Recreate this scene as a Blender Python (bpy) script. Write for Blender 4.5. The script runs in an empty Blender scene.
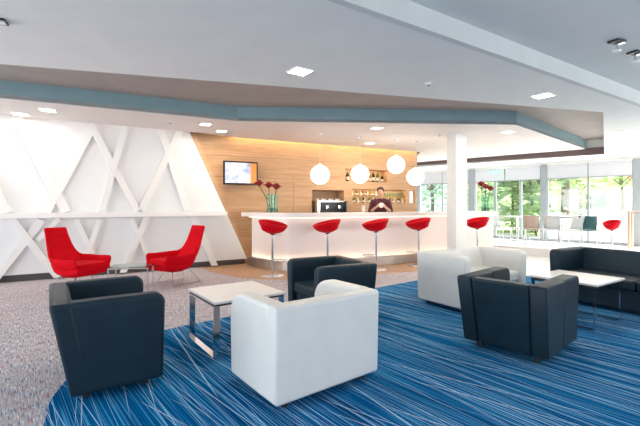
import bpy, bmesh, math, random
from mathutils import Vector, Matrix
R = math.radians
random.seed(7)
scene = bpy.context.scene
COL = scene.collection

# ------------------------------------------------------------------ camera
cam_data = bpy.data.cameras.new('camera')
cam = bpy.data.objects.new('camera', cam_data); COL.objects.link(cam)
cam.location = (0, 0, 1.3); cam.rotation_euler = (R(90), 0, 0)
cam_data.sensor_width = 36; cam_data.lens = 390 / 640 * 36
cam_data.shift_y = -7 / 640
cam_data.clip_end = 300
scene.camera = cam

# ------------------------------------------------------------------ world, sun, exposure
world = bpy.data.worlds.new('world'); scene.world = world; world.use_nodes = True
bg = world.node_tree.nodes['Background']
bg.inputs[0].default_value = (0.91, 0.96, 1.0, 1); bg.inputs[1].default_value = 0.95
sun_d = bpy.data.lights.new('sun', 'SUN'); sun_d.energy = 16.0; sun_d.angle = R(1.5); sun_d.color = (1, 0.95, 0.88)
sun = bpy.data.objects.new('sun', sun_d); COL.objects.link(sun)
sun.rotation_euler = Vector((-0.85, 0.02, -0.80)).to_track_quat('-Z', 'Y').to_euler()
scene.view_settings.view_transform = 'Standard'
scene.view_settings.look = 'None'
scene.view_settings.gamma = 1
scene.view_settings.use_curve_mapping = False
scene.view_settings.exposure = 0.45

# daylight of the glazed wall behind the viewer and the glazed side, plus an added right fill
def area(name, loc, direction, sx, sy, power, color, parent=None, spread=None):
    d = bpy.data.lights.new(name, 'AREA'); d.shape = 'RECTANGLE'; d.size = sx; d.size_y = sy
    d.energy = power; d.color = color
    if spread: d.spread = spread
    o = bpy.data.objects.new(name, d); COL.objects.link(o)
    o.location = loc; o.rotation_euler = Vector(direction).to_track_quat('-Z', 'Y').to_euler()
    if parent: o.parent = parent
    return o
area('daylight_through_back_windows', (0.5, -5.5, 1.5), (0.05, 1, 0.25), 11, 2.6, 50, (0.92, 0.97, 1.0))
area('daylight_through_left_windows', (-9.2, -0.5, 1.4), (1, 0.08, 0.22), 8, 2.3, 350, (0.90, 0.97, 1.0))
area('added_right_fill', (10.5, -0.5, 1.4), (-1, 0.10, 0.22), 8, 2.3, 190, (0.97, 0.99, 0.97))  # unseen fill light added at the right to brighten the seating
area('daylight_through_side_windows', (7.2, 12.0, 1.4), (-0.72, -0.69, -0.05), 6.5, 1.9, 70, (0.95, 0.98, 1.0))

# ------------------------------------------------------------------ materials
def mat(name, color=(.8, .8, .8), rough=.5, metal=0, spec=.5, emit=None, estr=0, coat=0):
    m = bpy.data.materials.new(name); m.use_nodes = True
    b = m.node_tree.nodes['Principled BSDF']
    b.inputs['Base Color'].default_value = (*color, 1)
    b.inputs['Roughness'].default_value = rough
    b.inputs['Metallic'].default_value = metal
    b.inputs['Specular IOR Level'].default_value = spec
    b.inputs['Coat Weight'].default_value = coat
    if emit:
        b.inputs['Emission Color'].default_value = (*emit, 1); b.inputs['Emission Strength'].default_value = estr
    return m
class NT:
    def __init__(s, m): s.t = m.node_tree; s.b = s.t.nodes['Principled BSDF']
    def n(s, kind, **kw):
        x = s.t.nodes.new(kind)
        for k, v in kw.items(): setattr(x, k, v)
        return x
    def l(s, a, b): s.t.links.new(a, b)
    def coords(s, scale=(1, 1, 1), rot=(0, 0, 0), loc=(0, 0, 0)):
        tc = s.n('ShaderNodeTexCoord'); mp = s.n('ShaderNodeMapping', vector_type='POINT')
        # rotate first, then scale
        m1 = s.n('ShaderNodeMapping'); m1.inputs['Rotation'].default_value = rot; m1.inputs['Location'].default_value = loc
        s.l(tc.outputs['Object'], m1.inputs[0]); mp.inputs['Scale'].default_value = scale
        s.l(m1.outputs[0], mp.inputs[0]); return mp.outputs[0]
    def noise(s, vec, scale=5, detail=2, rough=.5):
        x = s.n('ShaderNodeTexNoise'); x.inputs['Scale'].default_value = scale
        x.inputs['Detail'].default_value = detail; x.inputs['Roughness'].default_value = rough
        s.l(vec, x.inputs['Vector']); return x.outputs['Fac']
    def ramp(s, fac, stops, interp='LINEAR'):
        x = s.n('ShaderNodeValToRGB'); x.color_ramp.interpolation = interp
        e = x.color_ramp.elements
        while len(e) < len(stops): e.new(.5)
        for q, (p, c) in zip(e, stops): q.position = p; q.color = (*c, 1) if len(c) == 3 else c
        s.l(fac, x.inputs[0]); return x.outputs[0]
    def mix(s, fac, a, b, mode='MIX'):
        x = s.n('ShaderNodeMix', data_type='RGBA', blend_type=mode)
        for val, i in ((fac, 0), (a, 6), (b, 7)):
            if hasattr(val, 'links'): s.l(val, x.inputs[i])
            elif i == 0: x.inputs[0].default_value = val
            else: x.inputs[i].default_value = (*val, 1)
        return x.outputs[2]
    def base(s, c): s.l(c, s.b.inputs['Base Color'])
    def bump(s, h, strength=.2, dist=.01):
        x = s.n('ShaderNodeBump'); x.inputs['Strength'].default_value = strength; x.inputs['Distance'].default_value = dist
        s.l(h, x.inputs['Height']); s.l(x.outputs[0], s.b.inputs['Normal'])

def paint(name, c, rough=.6, var=.03):
    m = mat(name, c, rough); t = NT(m)
    f = t.noise(t.coords(), 3, 3)
    d = tuple(max(0, x - var) for x in c)
    t.base(t.ramp(f, [(.35, d), (.65, c)])); return m
def leather(name, c, rough=.42, var=1.25):
    m = mat(name, c, rough); t = NT(m); v = t.coords()
    t.base(t.ramp(t.noise(v, 6, 3), [(.3, c), (.7, tuple(min(1, x * var) for x in c))]))
    x = t.n('ShaderNodeTexVoronoi'); x.inputs['Scale'].default_value = 220; t.l(v, x.inputs['Vector'])
    t.bump(x.outputs['Distance'], .15, .002); return m
M = {}
M['ceiling'] = paint('ceiling_paint', (.90, .915, .90), .7)
M['ceiling_high'] = paint('grey_ceiling_paint', (.80, .82, .80), .7)
M['upstand'] = paint('pale_grey_upstand_paint', (.70, .73, .73), .7)
M['soffit'] = paint('soffit_paint', (.80, .76, .735), .65)
M['recess'] = paint('taupe_recess_tone', (.37, .335, .315), .7)  # even taupe tone, darker than the other ceilings
M['teal'] = paint('teal_grey_paint', (.23, .35, .39), .55, .015)
M['band'] = paint('brown_band_paint', (.16, .115, .11), .6, .01)
M['white'] = mat('gloss_white_panel', (.86, .87, .88), .2)
M['strip'] = mat('white_lacquer_strip', (.90, .89, .875), .3)
M['skirt'] = mat('dark_skirting', (.09, .08, .075), .35)
M['column'] = paint('column_paint', (.82, .82, .80), .5)
M['white_top'] = mat('white_laminate', (.88, .86, .855), .28)
M['edge_black'] = mat('black_edge', (.015, .018, .022), .4)
M['chrome'] = mat('chrome', (.75, .76, .78), .12, 1)
M['steel'] = mat('brushed_steel', (.50, .46, .43), .32, 1)
M['dark_metal'] = mat('dark_metal', (.05, .05, .055), .4, .6)
M['grey_frame'] = mat('grey_window_frame', (.30, .34, .37), .5)
M['blind'] = mat('white_roller_blind', (.60, .62, .66), .8, emit=None)
M['dark_leather'] = leather('dark_teal_leather', (.007, .022, .036), .48)
M['dark_leather'].node_tree.nodes['Principled BSDF'].inputs['Specular IOR Level'].default_value = .28
M['white_leather'] = leather('white_leather', (.76, .765, .75), .42, 1.05)
M['red'] = leather('red_upholstery', (.60, .0005, .009), .7, 1.08)
M['red'].node_tree.nodes['Principled BSDF'].inputs['Specular IOR Level'].default_value = .08
M['red_shell'] = mat('red_shell', (.56, .0005, .010), .5, spec=.10)
M['black'] = mat('black_plastic', (.012, .012, .014), .3)
M['foot'] = mat('grey_metal_foot', (.07, .08, .09), .35, .8)
M['ball'] = mat('opal_glass_globe', (.95, .95, .92), .3, emit=(1, .93, .84), estr=2.6)
M['lamp'] = mat('downlight_diffuser', (1, 1, 1), .5, emit=(1, .90, .76), estr=7)
M['led_low'] = mat('warm_floor_strip', (1, 1, 1), .5, emit=(1, .80, .48), estr=7)
M['led'] = mat('warm_led_strip', (1, 1, 1), .5, emit=(1, .80, .55), estr=1.1)
M['counter'] = mat('backlit_counter_panel', (.76, .70, .69), .25, emit=(1, .74, .72), estr=.08)
M['counter_top'] = mat('white_stone_top', (.84, .81, .79), .25)
M['skin'] = mat('skin', (.62, .36, .26), .5)
M['shirt'] = mat('burgundy_shirt', (.07, .008, .02), .7)
M['trousers'] = mat('black_trousers', (.015, .015, .018), .8)
M['hair'] = mat('dark_brown_hair', (.025, .014, .01), .6)
M['stem'] = mat('green_stem', (.06, .15, .045), .5)
M['bloom'] = mat('dark_red_petals', (.26, .004, .012), .5)
M['beige'] = paint('beige_chair_shell', (.55, .42, .36), .5, .02)
M['grey_chair'] = paint('pale_grey_chair_shell', (.60, .63, .64), .5, .02)
M['teal_chair'] = paint('dark_teal_chair_shell', (.02, .10, .11), .5, .005)
M['wood_leg'] = mat('pale_wood', (.50, .38, .30), .5)
M['cloth_white'] = mat('white_cloth', (.85, .85, .85), .9)
M['bark'] = mat('bark', (.20, .15, .12), .9)
M['green_sign'] = mat('green_exit_sign', (.1, .7, .4), .5, emit=(.25, .9, .6), estr=.8)
M['sign_white'] = mat('sign_white', (.9, .95, .9), .5, emit=(.9, 1, .95), estr=.8)

def wood(name, a, b, scale=(1.2, 1.2, 26), plank=None):
    m = mat(name, b, .45); t = NT(m)
    v = t.coords(scale)
    f = t.noise(v, 1.6, 5, .62)
    c = t.ramp(f, [(.30, a), (.50, tuple((x + y) / 2 for x, y in zip(a, b))), (.68, b)])
    g = t.noise(t.coords(tuple(s * .35 for s in scale)), 1.0, 2)
    c = t.mix(.35, c, t.ramp(g, [(.35, a), (.65, b)]))
    t.base(c); return m
M['wood'] = wood('oak_veneer', (.50, .28, .135), (.74, .48, .28))
M['seam'] = mat('veneer_joint', (.34, .19, .10), .6)
# glass
def glass(name, tint, gloss=.08, solid=None):
    m = bpy.data.materials.new(name); m.use_nodes = True; nt = m.node_tree; nt.nodes.clear()
    o = nt.nodes.new('ShaderNodeOutputMaterial'); mx = nt.nodes.new('ShaderNodeMixShader')
    tr = nt.nodes.new('ShaderNodeBsdfTransparent'); gl = nt.nodes.new('ShaderNodeBsdfGlossy')
    lw = nt.nodes.new('ShaderNodeLayerWeight'); lw.inputs[0].default_value = .5
    pw = nt.nodes.new('ShaderNodeMath'); pw.operation = 'POWER'; pw.inputs[1].default_value = 4.0; nt.links.new(lw.outputs['Facing'], pw.inputs[0])
    fr = nt.nodes.new('ShaderNodeMath'); fr.operation = 'MULTIPLY_ADD'; fr.inputs[1].default_value = .8; fr.inputs[2].default_value = .04
    nt.links.new(pw.outputs[0], fr.inputs[0])
    tr.inputs[0].default_value = (*tint, 1); gl.inputs['Roughness'].default_value = .03
    nt.links.new(fr.outputs[0], mx.inputs[0]); nt.links.new(tr.outputs[0], mx.inputs[1]); nt.links.new(gl.outputs[0], mx.inputs[2])
    nt.links.new(mx.outputs[0], o.inputs[0]); return m
M['pane'] = glass('window_glass', (.97, .99, .98))
M['table_glass'] = glass('table_glass', (.80, .88, .86))
M['vase_glass'] = glass('vase_glass', (.80, .93, .87))
M['bottle_dark'] = mat('dark_bottle_glass', (.03, .02, .012), .1)
M['bottle_green'] = mat('green_bottle_glass', (.10, .17, .05), .1)
M['bottle_amber'] = mat('amber_bottle_glass', (.45, .20, .04), .1)
M['bottle_clear'] = mat('clear_bottle_glass', (.80, .76, .68), .1)
M['bottle_red'] = mat('red_bottle_glass', (.40, .03, .02), .1)
M['label'] = mat('paper_label', (.80, .74, .60), .7)
M['gold'] = mat('gold_cap', (.55, .38, .10), .35, .6)

# carpets
def speckle():
    m = mat('speckled_carpet', (.5, .4, .4), .95, spec=.1); t = NT(m)
    rot = (0, 0, R(-38))
    base = t.ramp(t.noise(t.coords(), 1.1, 2), [(.35, (.50, .455, .475)), (.65, (.58, .515, .53))])
    def streak(loc, lo, col, inp, sc=(105, 10, 1)):
        f = t.noise(t.coords(sc, rot, loc), 1, 1.5, .5)
        return t.mix(t.ramp(f, [(lo, (0, 0, 0)), (lo + .05, (1, 1, 1))]), inp, col)
    c = streak((3, 1, 0), .55, (.62, .68, .74), base)
    c = streak((9, 4, 0), .60, (.56, .22, .24), c)
    c = streak((17, 8, 0), .57, (.20, .25, .36), c)
    c = streak((27, 12, 0), .62, (.86, .84, .83), c)
    t.base(c); return m
def blue():
    m = mat('blue_streaked_carpet', (.02, .1, .25), .95, spec=.0); t = NT(m)
    base = t.ramp(t.noise(t.coords(), .9, 2), [(.35, (.001, .09, .27)), (.65, (.002, .135, .36))])
    c = base
    def lines(ang, loc, lo, col, sc, wid=.03, amt=1.0):
        nonlocal c
        f = t.noise(t.coords(sc, (0, 0, R(ang)), loc), 1, 1, .4)
        k = t.ramp(f, [(lo, (0, 0, 0)), (lo + wid, (amt, amt, amt))])
        c = t.mix(k, c, col)
    # the long threads run along (-.64,.77); after rotation they lie on the x axis
    a = -130
    lines(a, (2, 5, 0), .54, (.008, .035, .11), (.4, 95, 1), .06, .7)
    lines(a, (5, 9, 0), .56, (.08, .37, .66), (.6, 130, 1), .05, .8)
    lines(a + 2, (15, 2, 0), .63, (.36, .62, .84), (.22, 110, 1), .03)
    lines(a - 4, (25, 7, 0), .66, (.44, .66, .84), (.3, 90, 1), .03)
    lines(a + 9, (35, 17, 0), .695, (.44, .64, .80), (.4, 66, 1), .02)
    lines(a - 15, (45, 27, 0), .71, (.50, .60, .70), (.45, 52, 1), .02)
    t.base(c); return m
M['speckle'] = speckle(); M['blue'] = blue()
M['floor_wood'] = wood('oak_floor', (.42, .23, .12), (.58, .36, .21), (9, 1.2, 1))
M['tile'] = paint('pale_floor_tile', (.80, .78, .76), .25, .03)
M['paving'] = paint('pale_paving', (.80, .80, .78), .9, .05)
M['lawn'] = paint('lawn', (.48, .60, .30), .95, .08)
def leaf(name, a, b):
    m = mat(name, a, .6); t = NT(m); c = t.ramp(t.noise(t.coords(), 2.5, 2), [(.35, a), (.65, b)]); t.base(c)
    tr = t.n('ShaderNodeBsdfTranslucent'); t.l(c, tr.inputs[0]); mx = t.n('ShaderNodeMixShader'); mx.inputs[0].default_value = .5
    o = t.t.nodes['Material Output']; t.l(t.b.outputs[0], mx.inputs[1]); t.l(tr.outputs[0], mx.inputs[2]); t.l(mx.outputs[0], o.inputs[0]); return m
M['leaf_light'] = leaf('light_leaves', (.46, .62, .36), (.66, .80, .52))
M['leaf_mid'] = leaf('green_leaves', (.26, .42, .24), (.48, .64, .40))
M['leaf_blue'] = leaf('blue_green_leaves', (.40, .60, .50), (.60, .76, .68))
M['wall_out'] = paint('pale_render', (.85, .80, .77), .8)
M['roof'] = paint('red_roof_tiles', (.45, .2, .16), .8)

# ------------------------------------------------------------------ helpers
class MB:
    def __init__(s): s.bm = bmesh.new()
    def face(s, pts):
        vs = [s.bm.verts.new(p) for p in pts]; return s.bm.faces.new(vs)
    def box(s, c, size, rz=0, mtx=None):
        mm = Matrix.Translation(c) @ (mtx or Matrix.Rotation(rz, 4, 'Z')) @ Matrix.Diagonal((*size, 1))
        bmesh.ops.create_cube(s.bm, size=1, matrix=mm); return s
    def b(s, x0, x1, y0, y1, z0, z1):
        return s.box(((x0 + x1) / 2, (y0 + y1) / 2, (z0 + z1) / 2), (x1 - x0, y1 - y0, z1 - z0))
    def prism(s, poly, z0, z1, f=None):
        """extrude a 2-d polygon from z0 to z1; f maps (a, b, c) to a point"""
        f = f or (lambda a, b, c: (a, b, c)); n = len(poly)
        lo = [s.bm.verts.new(f(x, y, z0)) for x, y in poly]; hi = [s.bm.verts.new(f(x, y, z1)) for x, y in poly]
        s.bm.faces.new(lo[::-1]); s.bm.faces.new(hi)
        for i in range(n): s.bm.faces.new((lo[i], lo[(i + 1) % n], hi[(i + 1) % n], hi[i]))
        return s
    def cyl(s, p0, p1, r0, r1=None, seg=16):
        return s.tube([p0, p1], [r0, r0 if r1 is None else r1], seg)
    def tube(s, path, r, seg=10, closed=False):
        path = [Vector(p) for p in path]; n = len(path)
        rs = r if isinstance(r, (list, tuple)) else [r] * n
        rings = []
        for i, p in enumerate(path):
            a = path[(i - 1) % n] if (closed or i > 0) else p; c = path[(i + 1) % n] if (closed or i < n - 1) else p
            d = (c - a).normalized()
            up = Vector((0, 0, 1)) if abs(d.z) < .9 else Vector((1, 0, 0))
            u = d.cross(up).normalized(); v = d.cross(u)
            rings.append([s.bm.verts.new(p + (u * math.cos(2 * math.pi * k / seg) + v * math.sin(2 * math.pi * k / seg)) * rs[i]) for k in range(seg)])
        m = n if closed else n - 1
        for i in range(m):
            A, B = rings[i], rings[(i + 1) % n]
            for k in range(seg): s.bm.faces.new((A[k], A[(k + 1) % seg], B[(k + 1) % seg], B[k]))
        if not closed: s.bm.faces.new(rings[0][::-1]); s.bm.faces.new(rings[-1])
        return s
    def lathe(s, prof, c=(0, 0, 0), seg=24):
        c = Vector(c); rings = []
        for r, z in prof:
            if r < 1e-5: rings.append([s.bm.verts.new(c + Vector((0, 0, z)))])
            else: rings.append([s.bm.verts.new(c + Vector((r * math.cos(2 * math.pi * k / seg), r * math.sin(2 * math.pi * k / seg), z))) for k in range(seg)])
        for A, B in zip(rings, rings[1:]):
            for k in range(seg):
                q = [A[k % len(A)], A[(k + 1) % len(A)], B[(k + 1) % len(B)], B[k % len(B)]]
                u = []
                for v in q:
                    if v not in u: u.append(v)
                if len(u) > 2: s.bm.faces.new(u)
        return s
    def ball(s, c, r, sub=3, scale=(1, 1, 1)):
        bmesh.ops.create_icosphere(s.bm, subdivisions=sub, radius=r, matrix=Matrix.Translation(c) @ Matrix.Diagonal((*scale, 1))); return s
    def loft(s, rings, closed=False, cap=False):
        vr = [[s.bm.verts.new(p) for p in r] for r in rings]; n = len(vr[0])
        for A, B in zip(vr, vr[1:]):
            for k in range(n if closed else n - 1): s.bm.faces.new((A[k], A[(k + 1) % n], B[(k + 1) % n], B[k]))
        if cap: s.bm.faces.new(vr[0][::-1]); s.bm.faces.new(vr[-1])
        return s
    def build(s, name, m, parent=None, loc=(0, 0, 0), bevel=0, seg=3, smooth=False, solid=0, sub=0, kind=None):
        bmesh.ops.recalc_face_normals(s.bm, faces=s.bm.faces)
        me = bpy.data.meshes.new(name); s.bm.to_mesh(me); s.bm.free()
        for mm in (m if isinstance(m, list) else [m]): me.materials.append(M[mm] if isinstance(mm, str) else mm)
        o = bpy.data.objects.new(name, me); COL.objects.link(o); o.location = loc
        if parent: o.parent = parent
        if solid:
            d = o.modifiers.new('solid', 'SOLIDIFY'); d.thickness = solid; d.offset = 0
        if bevel:
            d = o.modifiers.new('bevel', 'BEVEL'); d.width = bevel; d.segments = seg; d.limit_method = 'ANGLE'; d.angle_limit = R(40)
            smooth = True
        if sub:
            d = o.modifiers.new('sub', 'SUBSURF'); d.levels = sub; d.render_levels = sub
        if smooth:
            me.polygons.foreach_set('use_smooth', [True] * len(me.polygons))
            try:
                me.set_sharp_from_angle(angle=R(50))
            except Exception: pass
        if kind: o['kind'] = kind
        return o
def tag(o, label, cat, group=None, kind=None):
    o['label'] = label; o['category'] = cat
    if group: o['group'] = group
    if kind: o['kind'] = kind
    return o
def thing(name, label, cat, loc=(0, 0, 0), rz=0, group=None):
    o = bpy.data.objects.new(name, None); COL.objects.link(o); o.empty_display_size = .1
    o.location = loc; o.rotation_euler = (0, 0, rz); return tag(o, label, cat, group)
def dup(root, loc, rz, label, group=None):
    def cp(o, par):
        c = o.copy(); COL.objects.link(c)
        if par: c.parent = par
        for ch in list(o.children): cp(ch, c)
        return c
    r = cp(root, None); r.location = loc; r.rotation_euler = (0, 0, rz); r['label'] = label
    if group: r['group'] = group
    return r
def structure(name, mb, m, label=None, cat=None, **kw):
    o = mb.build(name, m, kind='structure', **kw)
    if label: o['label'] = label
    if cat: o['category'] = cat
    return o

# ------------------------------------------------------------------ floor
ZS, ZM, ZH, ZR = 2.82, 2.66, 2.825, 3.07       # bar soffit, main ceiling, raised grey ceiling, recess ceiling
structure('floor', MB().prism([(-10, -6), (14, -6), (14, 7), (3, 18), (-10, 18)], -.1, 0), 'speckle', 'speckled pinkish grey carpet floor of the lounge', 'floor')
blue_poly = [(-1.5, .6), (-1.56, 1.6), (-1.63, 2.3), (-1.80, 2.6), (-1.89, 2.9), (-1.82, 3.4), (-1.62, 4.08), (-.87, 4.74), (0, 5.45), (1.0, 6.26), (1.76, 6.85), (2.7, 7.3), (3.6, 7.3), (5, 6.9), (8, 6), (8, -3), (-1.2, -3)]
structure('floor_blue_carpet', MB().prism(blue_poly, 0, .006), 'blue', 'blue carpet with long pale streaks under the seating', 'carpet')
structure('floor_wood', MB().prism([(-2.7, 8.6), (-2.2, 7.75), (-1.5, 7.1), (-.9, 6.85), (-.3, 6.85), (.5, 7.2), (1.6, 7.65), (2.7, 8.1), (3.6, 8.6), (4.5, 9.2), (5, 10.6), (3.4, 12), (-1.5, 9.4)], 0, .004), 'floor_wood', 'strip of oak floor along the bar', 'floor')
structure('floor_tile', MB().prism([(3.2, 7.2), (4.6, 6.9), (9, 5.6), (13, 6), (3.5, 16), (2, 14), (4.6, 10.4)], 0, .005), 'tile', 'pale tile floor towards the windows', 'floor')
W0 = Vector((8.6, 10.7, 0)); WD = Vector((-.6958, .7183, 0)); WN = Vector((-.7183, -.6958, 0))
def wl(t, off=0, z=0): q = W0 + WD * t + WN * off; return Vector((q.x, q.y, z))
q = [wl(-3.5, 2.5), wl(3.3, 2.5), wl(5.0, 3.0), wl(7.5, 3.0), wl(7.5, -.15), wl(-3.5, -.15)]
PZ = .20
structure('floor_platform', MB().prism([(p.x, p.y) for p in q], .006, PZ), 'tile', 'raised pale floor of the cafe by the windows', 'floor')

# ------------------------------------------------------------------ ceilings
def slab(pts, z0, z1): return MB().prism(pts, z0, z1)
L1a, L1b = (-9, 2.15), (4.11, 5.66)
main = [(-9, -3.2), L1a, L1b, (7.45, 10.22), (3.0, 14.0), (1.8, 15.0), (2.2, 17.3), (10.2, 9.05)]
structure('ceiling', slab(main, ZM, ZM + .07), 'ceiling', 'pale flat dropped ceiling over the lounge', 'ceiling')
structure('ceiling_raised', slab([(-9, -3.2), (10.2, 9.05), (15, 4), (15, -6), (-9, -6)], ZH, ZH + .07), 'ceiling_high', 'raised grey ceiling at top right', 'ceiling')
# upstand between the main ceiling and the raised grey one, lining of the recess
structure('trim_1', MB().prism([(-8.97, -3.25), (10.23, 9.0), (10.2, 9.05), (-9, -3.2)], ZM - .004, ZH), 'upstand', 'upstand along the raised grey ceiling', 'trim')
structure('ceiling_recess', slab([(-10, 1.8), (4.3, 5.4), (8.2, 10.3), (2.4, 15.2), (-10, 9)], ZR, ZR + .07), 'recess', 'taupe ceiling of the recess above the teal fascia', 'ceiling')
structure('trim_2', MB().prism([L1a, L1b, (4.11, 5.58), (-9, 2.07)], ZM + .07, ZR).prism([L1b, (7.45, 10.22), (7.53, 10.16), (4.19, 5.6)], ZM + .07, ZR), 'ceiling', 'side lining of the ceiling recess', 'trim')
BA, BB = Vector((7.45, 10.22, 0)), Vector((3.0, 14.0, 0))
bn = Vector((-(BB - BA).y, (BB - BA).x, 0)).normalized() * .03
mb = MB(); mb.loft([[(p.x + k * bn.x, p.y + k * bn.y, z) for k, z in ((0, z0), (1, z0), (1, ZM + .19), (0, ZM + .19))] for p, z0 in ((BA, ZM - .005), (BB, ZM + .075))], closed=True, cap=True)
structure('trim_3', mb, 'band', 'dark brown fascia at the far edge of the bar ceiling', 'trim')
structure('trim_4', MB().prism([(BA.x, BA.y), (BB.x, BB.y), (BB.x - bn.x, BB.y - bn.y), (BA.x - bn.x, BA.y - bn.y)], ZM - .003, ZR), 'ceiling', 'pale lining behind the brown fascia', 'trim')

# bar soffit with teal fascia; it stops short of the wall so the strip light can wash down
WO, WU, WNn = Vector((-2.66, 8.42, 0)), Vector((.8944, .4472, 0)), Vector((.4472, -.8944, 0))      # wood wall
def wp(u, z, out=0): q = WO + WU * u + WNn * out; return Vector((q.x, q.y, z))
GO, GU, GN = Vector((-1.72, 8.70, 0)), Vector((-.8647, -.5024, 0)), Vector((.5024, -.8647, 0))     # white wall (runs to the left)
def gp(s, z, out=0): q = GO + GU * s + GN * out; return Vector((q.x, q.y, z))
front = [(-9, 3.36), (-4.5, 5.46), (-1.458, 6.95), (3.674, 7.28), (7.12, 10.42)]
back = [(3.1, 13.8), tuple(wp(6.3, 0, -.1)[:2]), tuple(wp(6.12, 0, .14)[:2]), tuple(wp(.9, 0, .14)[:2]), tuple(gp(1.0, 0, .13)[:2]), tuple(gp(7.5, 0, .13)[:2])]
structure('ceiling_soffit', slab(front + back, ZS, ZS + .05), 'soffit', 'lower ceiling over the bar', 'ceiling')
mb = MB()
for a, b in zip(front, front[1:]):
    d = Vector((b[0] - a[0], b[1] - a[1], 0)).normalized(); n = Vector((d.y, -d.x, 0)) * .02
    mb.prism([a, b, (b[0] - n.x, b[1] - n.y), (a[0] - n.x, a[1] - n.y)], ZS - .002, ZR)
structure('trim_5', mb, 'teal', 'teal grey fascia along the bar ceiling', 'trim')

# ------------------------------------------------------------------ walls
# wood wall with recesses: (u0, u1, z0, z1, depth); depth None = right through
holes = [(2.754, 3.668, .95, 1.70, .42), (3.70, 5.03, 1.945, 2.27, .22), (3.908, 5.69, 1.375, 1.75, .22), (5.80, 6.0, 1.385, 1.725, None)]
UE, UT, UB = 6.07, .45, 5.745
def ut(u): return .09 if u > UB else UT
us = sorted({-2.5, UE, UB, *[h[0] for h in holes], *[h[1] for h in holes]})
zs = sorted({0, 3.0, *[h[2] for h in holes], *[h[3] for h in holes]})
mb = MB()
def inhole(u, z, through=False):
    return any(h[0] < u < h[1] and h[2] < z < h[3] and (not through or h[4] is None) for h in holes)
for u0, u1 in zip(us, us[1:]):
    for z0, z1 in zip(zs, zs[1:]):
        um, zm = (u0 + u1) / 2, (z0 + z1) / 2
        if not inhole(um, zm): mb.face([wp(u0, z0), wp(u1, z0), wp(u1, z1), wp(u0, z1)])
        if not inhole(um, zm, True): mb.face([wp(u0, z0, -ut(um)), wp(u0, z1, -ut(um)), wp(u1, z1, -ut(um)), wp(u1, z0, -ut(um))])
for u0, u1, z0, z1, d in holes:
    D = ut((u0 + u1) / 2) if d is None else d
    mb.face([wp(u0, z0), wp(u1, z0), wp(u1, z0, -D), wp(u0, z0, -D)]); mb.face([wp(u0, z1), wp(u0, z1, -D), wp(u1, z1, -D), wp(u1, z1)])
    mb.face([wp(u0, z0), wp(u0, z0, -D), wp(u0, z1, -D), wp(u0, z1)]); mb.face([wp(u1, z0), wp(u1, z1), wp(u1, z1, -D), wp(u1, z0, -D)])
    if d: mb.face([wp(u0, z0, -D), wp(u1, z0, -D), wp(u1, z1, -D), wp(u0, z1, -D)])
mb.face([wp(UE, 0), wp(UE, 0, -.09), wp(UE, 3, -.09), wp(UE, 3)]); mb.face([wp(UB, 0, -.09), wp(UB, 0, -UT), wp(UB, 3, -UT), wp(UB, 3, -.09)])
# grain needs the wall's own axes: build in world space, rotate texture through an object frame
wall = mb.build('wall_back', 'wood', kind='structure'); wall['label'] = 'oak veneered wall behind the bar'; wall['category'] = 'wall'
mb = MB()
for u in (1.78, 3.69 - .95, 4.9): 
    if u < 2: mb.prism([(u, 0), (u + .008, 0), (u + .008, 1.95), (u, 1.95)], -.002, .003, lambda a, b, c: wp(a, b, c))
for z, a, b in ((1.95, -1, 2.6), (2.42, -1, UE), (.62, -1, UE)):
    mb.prism([(a, z), (b, z), (b, z + .007), (a, z + .007)], -.002, .003, lambda a, b, c: wp(a, b, c))
mb.prism([(2.25, .0), (2.258, 0), (2.258, 1.95), (2.25, 1.95)], -.002, .003, lambda a, b, c: wp(a, b, c))
structure('trim_6', mb, 'seam', 'thin joints between the oak panels', 'trim')
# strip lights in the slot above wood and white wall
structure('trim_7', MB().prism([(-.2, 3.0), (6.07, 3.0), (6.07, 3.02), (-.2, 3.02)], .0, .2, lambda a, b, c: wp(a, b, c)), 'ceiling', 'cover of the lighting slot', 'trim')
def on_wall_light(name, p0, p1, direction, width, power, color):
    c = (p0 + p1) / 2; d = bpy.data.lights.new(name, 'AREA'); d.shape = 'RECTANGLE'; d.energy = power; d.color = color
    d.size = (p1 - p0).length; d.size_y = width
    o = bpy.data.objects.new(name, d); COL.objects.link(o); o.location = c
    x = (p1 - p0).normalized(); z = -Vector(direction).normalized(); z = (z - x * z.dot(x)).normalized(); y = z.cross(x)
    o.rotation_euler = Matrix((x, y, z)).transposed().to_euler(); return o
on_wall_light('slot_strip_light', wp(.7, 2.97, .09), wp(6.0, 2.97, .09), WNn * -.25 + Vector((0, 0, -1)), .05, 17, (1, .70, .36))
on_wall_light('white_wall_strip_light', gp(1.2, 2.93, .1), gp(6.2, 2.93, .1), GN * -.2 + Vector((0, 0, -1)), .05, 1.6, (1, .70, .58))

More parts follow.
